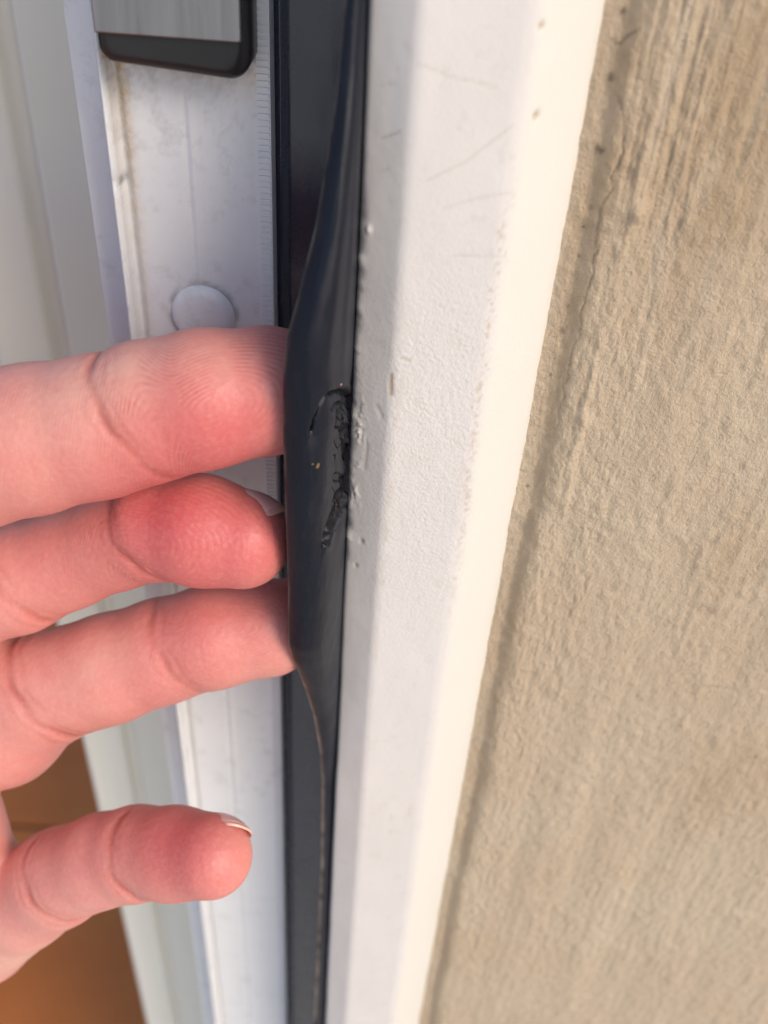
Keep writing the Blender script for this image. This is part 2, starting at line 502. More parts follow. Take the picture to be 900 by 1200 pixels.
    df = np.maximum(df, np.maximum(0.55 * e1, 0.45 * e2))
    gx, gy, gz = (5.93, 91.30, -137.97)
    df = np.maximum(df, 0.35 * np.exp(-((qf[:, 0] - gx) / 3) ** 2 - ((qf[:, 2] - gz) / 5) ** 2) * np.clip(fbm(qf[:, 0] / 1, qf[:, 2] / 2, 3, 95), 0, 1))
    hh[front] += hf
    dirt[front] = df
    q[:, 0] += NX.reshape(-1) * hh
    q[:, 1] += NY.reshape(-1) * hh
    cream = sstep(9.6, 11.3, PX.reshape(-1) + 0.25 * fbm(PX.reshape(-1) / 0.6, Z.reshape(-1) / 0.8, 2, 97))
    pit = (0.25 + 0.75 * zone).reshape(-1) * (0.3 + 0.7 * main.reshape(-1))
    return mesh('casing', q, grid_faces(n, k, flip=True), M_CASE, frame, attrs={'dirt': dirt, 'cream': cream, 'pit': pit})
build_casing()

def build_rebate():
    xs = np.concatenate([np.arange(-42.0, -18.3, 0.32), [-18.2]])
    zs = zrows(-4, -300, 0.5, 1250, -ZC + 5)
    X, Z = np.meshgrid(xs, zs, indexing='ij')
    Y = 114 + 0 * X
    Y += 0.35 * np.exp(-((X + 26.8) / 0.28) ** 2) - 0.25 * np.exp(-((X + 26.1) / 0.4) ** 2)
    Y += 1.1 * sstep(-33.6, -34.6, X) - 2.4 * sstep(-35.0, -35.5, X)
    Y += 9.0 * sstep(-36.2, -36.45, X)
    Y += 0.04 * fbm(X / 3, Z / 8, 3, 101)
    cx, cy, cz = (-35.34, 113.00, -41.83)
    Y += 0.8 * np.exp(-((X - cx) / 0.5) ** 2 - ((Z - cz) / 0.7) ** 2)
    kz = (-26.57, 108.00, -27.86)[2]
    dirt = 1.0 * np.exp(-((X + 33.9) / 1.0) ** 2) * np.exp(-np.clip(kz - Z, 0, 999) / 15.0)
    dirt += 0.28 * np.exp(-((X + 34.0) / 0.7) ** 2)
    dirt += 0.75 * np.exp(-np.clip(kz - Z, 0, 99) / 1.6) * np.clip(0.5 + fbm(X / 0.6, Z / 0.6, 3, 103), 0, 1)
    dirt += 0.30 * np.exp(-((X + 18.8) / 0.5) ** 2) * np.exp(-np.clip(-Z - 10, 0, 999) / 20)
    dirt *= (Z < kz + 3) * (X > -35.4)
    dark_marks = 0.5 * np.exp(-np.clip(kz - Z, 0, 99) / 0.7) * np.clip(0.3 + fbm(X / 0.5, Z / 0.4, 3, 105), 0, 1)  # patchy dark marks: below the keep, in one dent, around the screw cap
    dark_marks += 0.28 * np.clip(fbm(X / 1.0, Z / 1.0, 4, 107, 0.7) - 0.3, 0, 1) * np.exp(-np.clip(kz - Z, 0, 99) / 8)
    dark_marks += 0.8 * np.exp(-((X - cx) / 0.35) ** 2 - ((Z - cz) / 0.5) ** 2)
    dark_marks *= (Z < kz + 2) * (X > -35.4)
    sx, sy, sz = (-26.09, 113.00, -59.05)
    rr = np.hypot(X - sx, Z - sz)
    dark_marks += 0.45 * np.exp(-((rr - 4.5) / 0.35) ** 2) * np.clip(0.6 + fbm(X / 1.5, Z / 1.5, 2, 109), 0, 1)
    p = np.stack([X, Y, Z], -1).reshape(-1, 3)
    mesh('rebate_panel', p, grid_faces(len(xs), len(zs)), M_REB, frame, attrs={'dirt': np.clip(dirt, 0, 1), 'dark_marks': np.clip(dark_marks, 0, 1)})
    # domed screw cap
    V = [(sx, sy - 0.15, sz)]; F = []
    nr, na = 9, 48
    for i in range(1, nr + 1):
        t = i / nr
        for j in range(na):
            a = 2 * math.pi * j / na
            r = 4.25 * t
            V.append((sx + r * math.cos(a), 112.5 + 0.45 * t * t + 1.2 * max(0, t - 0.78) ** 2 * 14, sz + r * math.sin(a)))
    tri = [(0, 1 + (j + 1) % na, 1 + j, 0) for j in range(na)]
    F = [(1 + i * na + j, 1 + i * na + (j + 1) % na, 1 + (i + 1) * na + (j + 1) % na, 1 + (i + 1) * na + j) for i in range(nr - 1) for j in range(na)]
    V0 = np.array(V); V0[0, 1] = 112.5
    mid = [(1 + (j + 2) % na, 1 + (j + 1) % na, 1 + j, 0) for j in range(0, na, 2)]
    o = mesh('screw_cap', V0, F + mid, M_REB, frame)
    o['label'] = 'flat round white screw cap'
    # knurled strip along the edge: fine teeth, one mesh
    V = []; F = []
    z = -6.0
    while z > -300:
        b = len(V)
        v, f = box_vf(-18.15, -16.75, 113.60, 114.6, z - 0.38, z)
        V += v; F += [tuple(i + b for i in q) for q in f]
        z -= 0.72
    v, f = box_vf(-18.2, -16.6, 113.85, 118.5, -ZC + 5, 1250)
    b = len(V); V += v; F += [tuple(i + b for i in q) for q in f]
    o = mesh('knurled_strip', V, F, M_REB, frame, smooth=False)
    o['kind'] = 'stuff'
build_rebate()

# ------------------------------------------------------------------ latch keep on the rebate
keep = thing('latch_keep', 'steel faced latch keep with black plastic rounded end above the index finger', 'latch keep')
kb = (-26.56, 108.00, -27.68)[2]; ks = (-26.12, 107.50, -23.83)[2]
def rounded_plate(name, x0, x1, z0, z1, y0, y1, r, mat, parent, bev):
    pts = []
    for cx, cz, a0 in ((x1 - r, z0 + r, -90), (x1 - 0.3, z1 - 0.3, 0), (x0 + 0.3, z1 - 0.3, 90), (x0 + r * 0.6, z0 + r * 0.6, 180)):
        rr = {-90: r, 0: 0.3, 90: 0.3, 180: r * 0.6}[a0]
        for k in range(9):
            a = math.radians(a0 + 90 * k / 8)
            pts.append((cx + rr * math.cos(a), cz + rr * math.sin(a)))
    n = len(pts)
    c = (sum(p[0] for p in pts) / n, sum(p[1] for p in pts) / n)
    V = []
    rings = [(0.0, y1), (0.0, y0 + bev), (bev * 0.3, y0 + bev * 0.3), (bev, y0)]
    for ins, y in rings:
        for x, z in pts:
            dx, dz = c[0] - x, c[1] - z
            sx = 1 - ins / max(abs(x1 - x0) / 2, 1e-3); sz_ = 1 - ins / max(abs(z1 - z0) / 2, 1e-3)
            V.append((c[0] - dx * sx, y, c[1] - dz * sz_))
    F = [(i * n + j, (i + 1) * n + j, (i + 1) * n + (j + 1) % n, i * n + (j + 1) % n) for i in range(len(rings) - 1) for j in range(n)]
    V.append((c[0], y0, c[1])); m = len(V) - 1; b = (len(rings) - 1) * n
    F += [(b + j, m, m, b + (j + 1) % n) for j in range(n)]
    F = [tuple(f) for f in F]
    quads = [f for f in F if len(set(f)) == 4]
    tris = [f for f in F if len(set(f)) == 3]
    me = bpy.data.meshes.new(name)
    me.from_pydata([(x * MM, y * MM, (z + ZC) * MM) for x, y, z in V], [], quads + [tuple(dict.fromkeys(f)) for f in tris])
    for p in me.polygons:
        p.use_smooth = len(p.vertices) == 4
    me.materials.append(mat)
    o = bpy.data.objects.new(name, me); C.objects.link(o); o.parent = parent
    o.matrix_parent_inverse = Matrix.Translation(-parent.location)
    return o
hs = rounded_plate('housing', -34.3, -17.9, kb, 40, 107.6, 115.2, 2.6, M_BLACK, keep, 1.3)
rounded_plate('steel_facing', -34.1, -18.55, ks, 38, 107.0, 108.4, 0.25, M_STEEL, keep, 0.25)

for v in hs.data.vertices:                       # the end runs slightly downhill toward the seal
    if v.co.z < (kb + 6 + ZC) * MM:
        v.co.z -= 0.07 * (v.co.x + 0.0255) - 0.0002

# ------------------------------------------------------------------ inner jamb, far left
def build_jamb():
    prof = resample([(-36.8, 124), (-42.5, 124), (-43.2, 126), (-47, 160), (-50, 163.5), (-65, 164), (-66, 166.5), (-68.0, 166.5), (-69, 164), (-79.5, 164), (-80.8, 165.2), (-81, 168), (-81, 230), (-36.8, 230)], 1.0)
    zs = np.concatenate([np.linspace(-ZC + 2, -400, 12), np.linspace(-390, 1250, 40)])
    n, k = len(prof), len(zs)
    V = np.stack([np.repeat(prof[:, :1], k, 1), np.repeat(prof[:, 1:], k, 1), np.repeat(zs[None], n, 0)], -1).reshape(-1, 3)
    o = mesh('inner_jamb', V, grid_faces(n, k, flip=True), M_JAMB)
    tag(o, 'blurred pale off-white inner door jamb at far left behind the hand', 'door jamb')
build_jamb()

# ------------------------------------------------------------------ black rubber seal
seal = thing('rubber_seal', 'black rubber door seal pulled out by fingers, torn along its root', 'door seal')

def build_seal():
    # flat back of the seal, seen between the knurled strip and the lip
    xs = np.concatenate([[-17.6, -17.3], np.arange(-16.9, -3.8, 0.4)])
    zs = zrows(-4, -300, 1.2, 1250, -ZC + 5)
    X, Z = np.meshgrid(xs, zs, indexing='ij')
    Y = 117.6 - 0.7 * np.exp(-((X + 15.9) / 0.5) ** 2) + 0.05 * fbm(X / 3, Z / 14, 3, 121)
    p = np.stack([X, Y, Z], -1).reshape(-1, 3)
    z0 = np.zeros(len(p))
    mesh('base_strip', p, grid_faces(len(xs), len(zs)), M_CHAN, seal, attrs={'edge': z0, 'rip': z0})
    # the lip: free edge as a curve, root along the frame
    tip = np.array([(-6.6, 94, 1250), (-6.6, 93, 40), (-6.57, 92.00, -12.45), (-6.62, 91.50, -16.25), (-6.91, 90.50, -21.57), (-7.28, 89.00, -26.19), (-8.41, 86.50, -34.46), (-9.70, 84.50, -40.44), (-10.83, 83.30, -44.80), (-11.23, 82.80, -49.11), (-11.17, 82.50, -57.30),
                    (-11.06, 82.50, -66.63), (-10.90, 83.00, -78.97), (-11.03, 83.60, -89.35), (-10.60, 84.50, -93.01), (-9.26, 87.00, -101.35), (-8.10, 89.50, -110.75), (-7.25, 91.50, -121.41), (-6.89, 93.00, -131.24), (-6.64, 93.20, -156.70), (-6.88, 93.20, -190.82), (-7.22, 93.20, -222.47), (-6.3, 93.2, -320), (-6.3, 93.2, -ZC + 5)])
    tip = tip[np.argsort(tip[:, 2])]
    zs = zrows(-4, -262, 0.21, 1240, -ZC + 10)
    tx = np.interp(zs, tip[:, 2], tip[:, 0]); ty = np.interp(zs, tip[:, 2], tip[:, 1])
    fine = (zs > -262) & (zs < -4)
    ker = np.hanning(15); ker /= ker.sum()
    for a in (tx, ty):
        idx = np.where(fine)[0]
        s = np.convolve(np.pad(a[idx], 7, mode='edge'), ker, 'valid')
        a[idx] = s
    w = np.clip((93.5 - ty) / 10.5, 0, 1)              # how far the lip is pulled out
    ns = 124
    s = np.linspace(0, 1, ns)[:, None]
    Rx = np.full_like(zs, -4.72); Ry = np.full_like(zs, 95.2)
    c1x = Rx - 0.15 + 0.1 * w; c1y = Ry - 1.0 - 9.5 * w
    c2x = tx + 0.9 + 3.6 * w; c2y = ty - 0.6 - 2.6 * w
    X = (1 - s) ** 3 * Rx + 3 * (1 - s) ** 2 * s * c1x + 3 * (1 - s) * s ** 2 * c2x + s ** 3 * tx
    Y = (1 - s) ** 3 * Ry + 3 * (1 - s) ** 2 * s * c1y + 3 * (1 - s) * s ** 2 * c2y + s ** 3 * ty
    Z = np.repeat(zs[None], ns, 0)
    S = np.repeat(s, len(zs), 1)
    # long soft folds, strongest above the fingers
    fold = np.exp(-((Z + 38) / 16) ** 2)
    Y += fold * (0.75 * np.exp(-((S - 0.45 - 0.004 * (Z + 38)) / 0.09) ** 2) - 0.35 * np.exp(-((S - 0.30) / 0.06) ** 2)) * np.repeat(w[None], ns, 0)
    Y += 0.10 * fbm(S * 6, Z / 7, 3, 131) * np.repeat(w[None], ns, 0)
    p = np.stack([X, Y, Z], -1)
    # normals from the grid
    du = np.gradient(p, axis=0); dv = np.gradient(p, axis=1)
    nr = np.cross(du, dv); nr /= np.linalg.norm(nr, axis=2)[..., None] + 1e-9
    if nr[ns // 2, len(zs) // 2, 1] > 0:
        nr = -nr
    q = p.reshape(-1, 3)
    rip = np.zeros(len(q)); lift = np.zeros(len(q))
    near = (q[:, 2] > -90) & (q[:, 2] < -45) & (S.reshape(-1) < 0.97)
    qn = q[near]
    g = np.zeros(len(qn)); lf = np.zeros(len(qn))
    tears = (
        ([(-4.81, 83.00, -49.08), (-5.59, 82.00, -49.16), (-6.52, 82.00, -50.24), (-7.28, 82.00, -51.83), (-7.87, 82.00, -53.66), (-8.21, 82.00, -55.18)], 0.27, 1.0),
        ([(-5.04, 83.00, -49.91), (-4.92, 83.00, -50.91), (-4.26, 84.00, -51.88)], 0.16, 1.0),
        ([(-5.10, 83.00, -51.03), (-5.80, 82.00, -51.09), (-6.13, 82.00, -52.04)], 0.12, 0.8),
        ([(-3.88, 85.00, -54.16), (-4.90, 84.00, -54.26), (-5.26, 83.00, -54.50), (-5.13, 83.00, -55.78), (-4.73, 84.00, -56.75)], 0.16, 1.0),
        ([(-4.82, 84.00, -56.75), (-4.75, 84.00, -58.88), (-4.31, 84.00, -60.90), (-4.84, 84.00, -62.12), (-4.79, 84.00, -63.55), (-5.27, 83.00, -64.04), (-4.94, 83.00, -65.46), (-5.67, 83.00, -67.26), (-6.11, 83.00, -69.33), (-6.47, 83.00, -71.30)], 0.28, 1.0),
        ([(-4.81, 84.00, -63.07), (-3.85, 85.00, -65.07), (-3.30, 85.00, -66.62)], 0.18, 1.0),
        ([(-4.36, 85.00, -56.16), (-3.92, 85.00, -60.65), (-4.06, 85.00, -64.84), (-3.76, 85.00, -70.50)], 0.30, 0.9))
    e1 = qn[:, 0]; e2 = qn[:, 1] * 0.622 + qn[:, 2] * 0.783
    def side_of(line):
        """+1 right/below the line, -1 on the other side (by nearest segment)"""
        L = np.array(line); l1 = L[:, 0]; l2 = L[:, 1] * 0.622 + L[:, 2] * 0.783
        bd = np.full(len(e1), 1e9); sg = np.zeros(len(e1))
        for k in range(len(L) - 1):
            ax_, ay_ = l1[k], l2[k]; bx_, by_ = l1[k + 1] - ax_, l2[k + 1] - ay_
            t = np.clip(((e1 - ax_) * bx_ + (e2 - ay_) * by_) / (bx_ ** 2 + by_ ** 2), 0, 1)
            d = np.hypot(e1 - ax_ - t * bx_, e2 - ay_ - t * by_)
            cr = bx_ * (e2 - ay_) - by_ * (e1 - ax_)
            m = d < bd
            bd[m] = d[m]; sg[m] = np.sign(cr[m])
        return sg, bd
    jit = 0.07 * fbm(qn[:, 2] / 0.5, qn[:, 0] / 0.5, 2, 141)
    for k, (line, wd, a) in enumerate(tears[:6]):
        sg, d = side_of(line)
        d = np.maximum(d + jit, 0)
        g = np.maximum(g, a * np.exp(-(d / (wd * 0.75)) ** 2))
        if k in (0, 4):
            f = 1 if k == 0 else -1
            lf -= 0.50 * (sg * f > 0) * np.exp(-(d / 1.3) ** 2) * (1 if k == 0 else 0.6)
            lf += 0.14 * (sg * f <= 0) * np.exp(-(d / 0.7) ** 2)
    # the root has broken up into small angular plates
    pr = np.random.default_rng(5)
    sd = np.stack([pr.uniform(-9, -3, 110), pr.uniform(1, 22, 110)], 1)
    zone = np.exp(-((qn[:, 2] + 63.0) / 8.5) ** 6) * sstep(0.46, 0.36, S.reshape(-1)[near])
    zi = np.where(zone > 0.02)[0]
    c2 = np.stack([e1[zi] * 1.25, (e2[zi] - e2[zi].min()) * 0.75 + 1], 1)
    c2 += 0.07 * np.stack([fbm(c2[:, 0] * 2, c2[:, 1] * 2, 2, 151), fbm(c2[:, 0] * 2, c2[:, 1] * 2, 2, 152)], 1)
    f1 = np.full(len(zi), 1e9); f2 = np.full(len(zi), 1e9); who = np.zeros(len(zi), int)
    for k, (sx_, sy_) in enumerate(sd):
        d = np.hypot(c2[:, 0] - sx_, c2[:, 1] - sy_)
        m = d < f1
        f2 = np.where(m, f1, np.minimum(f2, d)); who[m] = k; f1 = np.where(m, d, f1)
    ed_ = np.exp(-((f2 - f1) / 0.11) ** 2)
    hgt = pr.uniform(-0.16, 0.10, 110)[who]
    lf[zi] += zone[zi] * hgt * (1 - ed_)
    g[zi] = np.maximum(g[zi], zone[zi] * ed_ * 0.9 * (pr.random(110)[who] > 0.35))
    g[zi] = np.maximum(g[zi], 0.25 * zone[zi])
    rip[near] = g
    lift[near] = lf - 0.75 * g
    q = q + nr.reshape(-1, 3) * lift[:, None]
    p = q.reshape(p.shape)
    th = 0.95
    back = p - nr * th * (1 - 0.35 * S[..., None])
    # closed cross-section: front row, rounded tip, back row
    mid = (p[-1] + back[-1]) / 2
    out = p[-1] - p[-4]; out /= np.linalg.norm(out, axis=1)[:, None] + 1e-9
    tip1 = p[-1] * 0.85 + back[-1] * 0.15 + out * 0.16
    tip2 = mid + out * 0.26
    tip3 = p[-1] * 0.15 + back[-1] * 0.85 + out * 0.16
    allp = np.concatenate([p, tip1[None], tip2[None], tip3[None], back[::-1]], 0)
    nu = allp.shape[0]
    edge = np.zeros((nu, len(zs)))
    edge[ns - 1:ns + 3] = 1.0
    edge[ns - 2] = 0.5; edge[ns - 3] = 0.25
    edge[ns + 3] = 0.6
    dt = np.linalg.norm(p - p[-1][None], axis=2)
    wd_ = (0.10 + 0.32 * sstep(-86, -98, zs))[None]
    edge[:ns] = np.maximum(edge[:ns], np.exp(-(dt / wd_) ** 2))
    dust_highlight = 0.35 + 0.65 * sstep(-84, -95, zs)  # pale tip line: dust, plus the edge highlight put into the colour
    edge *= dust_highlight[None] * (0.55 + 0.45 * fbm(np.repeat(zs[None], nu, 0) / 3, np.zeros((nu, len(zs))), 3, 145))
    ripf = np.zeros((nu, len(zs))); ripf[:ns] = rip.reshape(ns, -1)
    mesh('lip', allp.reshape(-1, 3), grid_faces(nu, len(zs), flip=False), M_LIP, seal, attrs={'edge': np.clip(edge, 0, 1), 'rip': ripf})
    return p, nr, S, Z
LP, LN, LS, LZ = build_seal()

def on_lip(pt):
    """nearest point of the lip to a position, with its normal"""
    q = LP.reshape(-1, 3)
    v = np.array([0.0, 0.783, -0.622])
    d = q - np.array(pt); d = d - np.outer(d @ v, v) * 0.85
    k = np.argmin((d ** 2).sum(1))
    return q[k], LN.reshape(-1, 3)[k]

def flake(name, pt, size, mat, seed, parent, lift=0.15):
    """a ragged curled crumb lying on the lip"""
    c, n = on_lip(pt)
    r = np.random.default_rng(seed)
    t1 = np.cross(n, (0, 0, 1)); t1 /= np.linalg.norm(t1); t2 = np.cross(n, t1)
    ang = np.sort(r.random(9)) * 2 * math.pi
    V = [c + n * (lift + 0.12)]
    for a in ang:
        k = 0.6 + 0.8 * r.random()
        V.append(c + t1 * math.cos(a) * size[0] * k + t2 * math.sin(a) * size[1] * k + n * (lift * r.random() * 1.6))
    for v in list(V[1:]):
        V.append(v * 0.3 + c * 0.7 - n * 0.05)
    m = len(ang)
    F = [(0, 1 + j, 1 + (j + 1) % m, 1 + (j + 1) % m) for j in range(m)]
    me = bpy.data.meshes.new(name)
    F = [(0, 1 + j, 1 + (j + 1) % m) for j in range(m)] + [(1 + j, 1 + m + j, 1 + m + (j + 1) % m, 1 + (j + 1) % m) for j in range(m)]
    me.from_pydata([(x * MM, y * MM, (z + ZC) * MM) for x, y, z in V], [], F)
    me.materials.append(mat)
    o = bpy.data.objects.new(name, me); C.objects.link(o); o.parent = parent
    o.matrix_parent_inverse = Matrix.Translation(-parent.location)
    return o
for i, (pt, sz) in enumerate((((-5.22, 83.00, -65.98), (0.15, 0.9)), ((-4.36, 84.00, -54.00), (0.3, 0.4)))):
    flake('torn_flake', pt, sz, M_FLAKE, 10 + i, seal)
for i, (pt, sz, m) in enumerate((((-7.62, 82.00, -59.54), (0.22, 0.24), M_GOLD), ((-7.99, 82.00, -59.46), (0.14, 0.16), M_GOLD), ((-7.44, 82.00, -59.29), (0.14, 0.2), M_GOLD), ((-8.30, 82.00, -55.08), (0.18, 0.14), M_GOLD), ((-5.24, 83.00, -49.22), (0.18, 0.12), M_PINK))):
    flake('grit_speck', pt, sz, m, 30 + i, seal, 0.04)

# ------------------------------------------------------------------ hand
FING = {
 'index': [(-12.60, 92.80, -56.85, 6.5), (-13.98, 91.50, -56.41, 7.1), (-21.13, 90.00, -57.24, 7.75), (-27.99, 89.50, -59.34, 8), (-33.18, 89.00, -61.33, 8.15), (-41.05, 88.50, -63.46, 8.6), (-49.32, 88.00, -65.91, 9), (-64, 87.5, -59, 9.6)],
 'middle': [(-17.33, 88.00, -75.92, 6.2), (-22.48, 88.50, -75.45, 6.9), (-28.25, 90.00, -76.69, 6.6), (-33.94, 91.50, -80.48, 6.4), (-41.45, 92.00, -85.05, 6.6), (-48.55, 91.00, -88.39, 7.4), (-54.85, 91.00, -90.91, 7.9), (-64, 91.5, -81, 8.8)],
 'ring': [(-12.70, 92.80, -94.91, 6.1), (-14.68, 91.50, -94.64, 6.6), (-22.31, 90.00, -95.76, 7.15), (-29.59, 89.50, -98.92, 7.3), (-36.91, 88.50, -102.15, 7.7), (-47.03, 87.50, -106.66, 8.3), (-54.32, 87.00, -113.36, 10), (-62, 87.5, -103, 10.5)],
 'pinky': [(-19.81, 69.00, -115.92, 5.6), (-25.36, 71.00, -119.30, 6.2), (-31.41, 72.50, -122.56, 6.45), (-36.83, 73.00, -125.87, 6.5), (-44.18, 73.50, -132.31, 7.1), (-50.83, 74.00, -139.95, 7.6), (-60.60, 75.00, -153.26, 8.4), (-62, 77, -119, 9.0)],
}
PALM = [((-64, 87.5, -59, 9.6), (-98, 84, -66, 11.5)), ((-64, 91.5, -81, 8.8), (-101, 88, -84, 11.5)), ((-62, 87.5, -103, 10.5), (-99, 86, -102, 11)), ((-62, 77, -119, 9.0), (-93, 81, -119, 10.5)),
        ((-98, 84, -66, 11.5), (-150, 74, -88, 15)), ((-101, 88, -84, 11.5), (-155, 78, -98, 15)), ((-99, 86, -102, 11), (-155, 77, -108, 15)), ((-93, 81, -119, 10.5), (-150, 72, -122, 15)),
        ((-155, 76, -105, 19), (-185, 62, -122, 19)), ((-185, 62, -122, 21), (-240, 10, -165, 27)), ((-175, 62, -112, 20), (-240, 10, -165, 27)),
        ((-148, 66, -84, 14), (-118, 58, -52, 11)), ((-118, 58, -52, 11), (-95, 60, -28, 9)), ((-95, 60, -28, 9), (-76, 68, -14, 7.2))]

def build_hand():
    def axis(a, b, f0, f1, fine, coarse):
        lo = f0 - np.cumsum(np.full(int(max(0, (f0 - a) / coarse)), coarse))[::-1]
        hi = f1 + np.cumsum(np.full(int(max(0, (b - f1) / coarse)), coarse))
        return np.concatenate([lo, np.arange(f0, f1, fine), hi])
    xs = axis(-275, 1, -66, -1, 0.46, 2.6)
    ys = axis(-25, 112, 62, 103, 0.46, 2.6)
    zs = axis(-200, 2, -160, -30, 0.5, 2.6)
    D = np.full((len(xs), len(ys), len(zs)), 30.0, np.float32)

    def cone(a, b, pad=9.0):
        """signed distance to a tapered capsule in its own bounding block"""
        a3 = np.array(a[:3]); b3 = np.array(b[:3]); ra, rb = a[3], b[3]
        r = max(ra, rb) + pad
        lo = np.minimum(a3, b3) - r; hi = np.maximum(a3, b3) + r
        sl = tuple(slice(*np.searchsorted(ax, (l, h))) for ax, l, h in zip((xs, ys, zs), lo, hi))
        X = xs[sl[0]][:, None, None] - a3[0]; Y = ys[sl[1]][None, :, None] - a3[1]; Z = zs[sl[2]][None, None, :] - a3[2]
        ab = b3 - a3
        t = np.clip((X * ab[0] + Y * ab[1] + Z * ab[2]) / (ab @ ab), 0, 1)
        d = np.sqrt((X - t * ab[0]) ** 2 + (Y - t * ab[1]) ** 2 + (Z - t * ab[2]) ** 2) - (ra + (rb - ra) * t)
        return sl, d.astype(np.float32)

    def smin(a, b, k):
        h = np.clip(0.5 + 0.5 * (b - a) / k, 0, 1)
        return b + (a - b) * h - k * h * (1 - h)

    def merge(T, prim, k):
        sl, d = prim
        T[sl] = smin(T[sl], d, k)

    for a, b in PALM:
        merge(D, cone(a, b, 12), 7.0)
    for name, pts in FING.items():
        T = np.full_like(D, 30.0)
        for a, b in zip(pts[:-1], pts[1:]):
            merge(T, cone(a, b), 1.2)
        # the soft pad of the last joint swells toward the viewer
        k0 = pts[1]
        D = smin(D, T, 0.55) if name != 'x' else D
    # joint creases
    near = np.abs(D) < 2.2
    idx = np.argwhere(near)
    pw = np.stack([xs[idx[:, 0]], ys[idx[:, 1]], zs[idx[:, 2]]], 1)
    add = np.zeros(len(pw))
    for cr in CREASES:
        m, g = crease_field(pw, cr)
        add[m] += cr[7] * g
    for pt, r, a in BULGES:
        d = np.linalg.norm(pw - np.array(pt), axis=1)
        add -= a * np.exp(-(d / r) ** 2)
    D[near] += add.astype(np.float32)

    # surface nets on the stretched grid
    ins = D < 0
    c = np.zeros(tuple(n - 1 for n in D.shape), np.int8)
    for i in (0, 1):
        for j in (0, 1):
            for k in (0, 1):
                c += ins[i:i + c.shape[0], j:j + c.shape[1], k:k + c.shape[2]]
    act = (c > 0) & (c < 8)
    cell = np.argwhere(act)
    ids = np.full(c.shape, -1, np.int32); ids[act] = np.arange(len(cell))
    acc = np.zeros((len(cell), 3)); cnt = np.zeros(len(cell))
    corners = [(i, j, k) for i in (0, 1) for j in (0, 1) for k in (0, 1)]
    ax = (xs, ys, zs)
    for p in corners:
        for d in range(3):
            if p[d] == 1:
                continue
            q = list(p); q[d] = 1
            a = cell + np.array(p); b = cell + np.array(q)
            da = D[a[:, 0], a[:, 1], a[:, 2]].astype(float); db = D[b[:, 0], b[:, 1], b[:, 2]].astype(float)
            m = (da < 0) != (db < 0)
            t = da[m] / (da[m] - db[m])
            pos = np.stack([ax[e][a[m, e]] for e in range(3)], 1).astype(float)
            pos[:, d] += t * (ax[d][b[m, d]] - ax[d][a[m, d]])
            acc[m] += pos; cnt[m] += 1
    V = acc / cnt[:, None]
    F = []
    for d in range(3):
        e, f = [(1, 2), (2, 0), (0, 1)][d]
        s0 = [slice(None)] * 3; s1 = [slice(None)] * 3
        s0[d] = slice(0, -1); s1[d] = slice(1, None)
        ed = ins[tuple(s0)] != ins[tuple(s1)]
        g = np.argwhere(ed)
        ok = (g[:, e] > 0) & (g[:, f] > 0) & (g[:, e] < D.shape[e] - 1) & (g[:, f] < D.shape[f] - 1)
        g = g[ok]
        sgn = ins[tuple(g.T)]
        def cid(de, df):
            h = g.copy(); h[:, e] -= de; h[:, f] -= df
            return ids[h[:, 0], h[:, 1], h[:, 2]]
        q = np.stack([cid(1, 1), cid(0, 1), cid(0, 0), cid(1, 0)], 1)
        q[~sgn] = q[~sgn][:, ::-1]
        F.append(q)
    F = np.concatenate(F)
    F = F[(F >= 0).all(1)]
    # two light relaxing passes
    ed = np.concatenate([F[:, [0, 1]], F[:, [1, 2]], F[:, [2, 3]], F[:, [3, 0]]])
    deg = np.bincount(ed.ravel(), minlength=len(V)).astype(float)
    for lam in (0.5, 0.5, 0.4):
        s = np.zeros_like(V)
        for e in range(3):
            s[:, e] = np.bincount(ed[:, 0], V[ed[:, 1], e], len(V)) + np.bincount(ed[:, 1], V[ed[:, 0], e], len(V))
        V += lam * (s / deg[:, None] - V)
    # what each point of skin looks like
    flush = np.zeros(len(V)); pale = np.zeros(len(V)); cre = np.zeros(len(V))
    for pt, r, a in FLUSH:
        flush += 0.72 * a * np.exp(-(np.linalg.norm((V - np.array(pt)), axis=1) / (1.75 * r)) ** 2)
    for pt, r, a in PALE:
        pale += a * np.exp(-(np.linalg.norm((V - np.array(pt)), axis=1) / r) ** 2)
    for cr in CREASES:
        m, g = crease_field(V, cr)
        cre[m] = np.maximum(cre[m], min(1, cr[7] * 1.5) * g)
    phase = np.zeros(len(V)); amp = np.zeros(len(V)); best = np.full(len(V), 1e9)
    for name, pts in FING.items():
        L = np.array(pts)[:, :3]
        d = poly_dist(V, L[:5], 1.0)
        a = L[3] if name != 'pinky' else L[2]
        tipp = L[0]
        ux = tipp - a; ln = np.linalg.norm(ux); ux /= ln
        vx = np.cross(ux, (0.0, 0.783, -0.622)); vx /= np.linalg.norm(vx)
        u = (V - a) @ ux; v = (V - a) @ vx
        fu, fv, tl, am = {'index': (0.56, -1.6, 0.25, 1.0), 'middle': (0.45, -0.5, -0.2, 0.8), 'ring': (0.7, 1.5, 0.3, 0.4), 'pinky': (0.6, -1.0, 0.2, 0.3)}[name]
        cu = ln * fu
        wob = 0.8 * fbm(u / 9 + 7, v / 9, 1, 161)
        uu = u - cu; vv = v - fv - tl * uu * (uu < 0)
        e = np.sqrt(np.where(uu > 0, (uu * 0.62) ** 2, (uu * 0.5) ** 2) + vv ** 2 + 0.5)
        lo = sstep(3.0, -3.0, u - 2.5)
        ph = (e + wob) * (1 - lo) + (-u * 0.9 + cu * 0.42 + 0.30 * v + wob * 0.6) * lo
        patchy = np.clip(0.6 + 0.9 * fbm(u / 3.5, v / 3.5, 2, 163), 0.05, 1)
        m = d < best
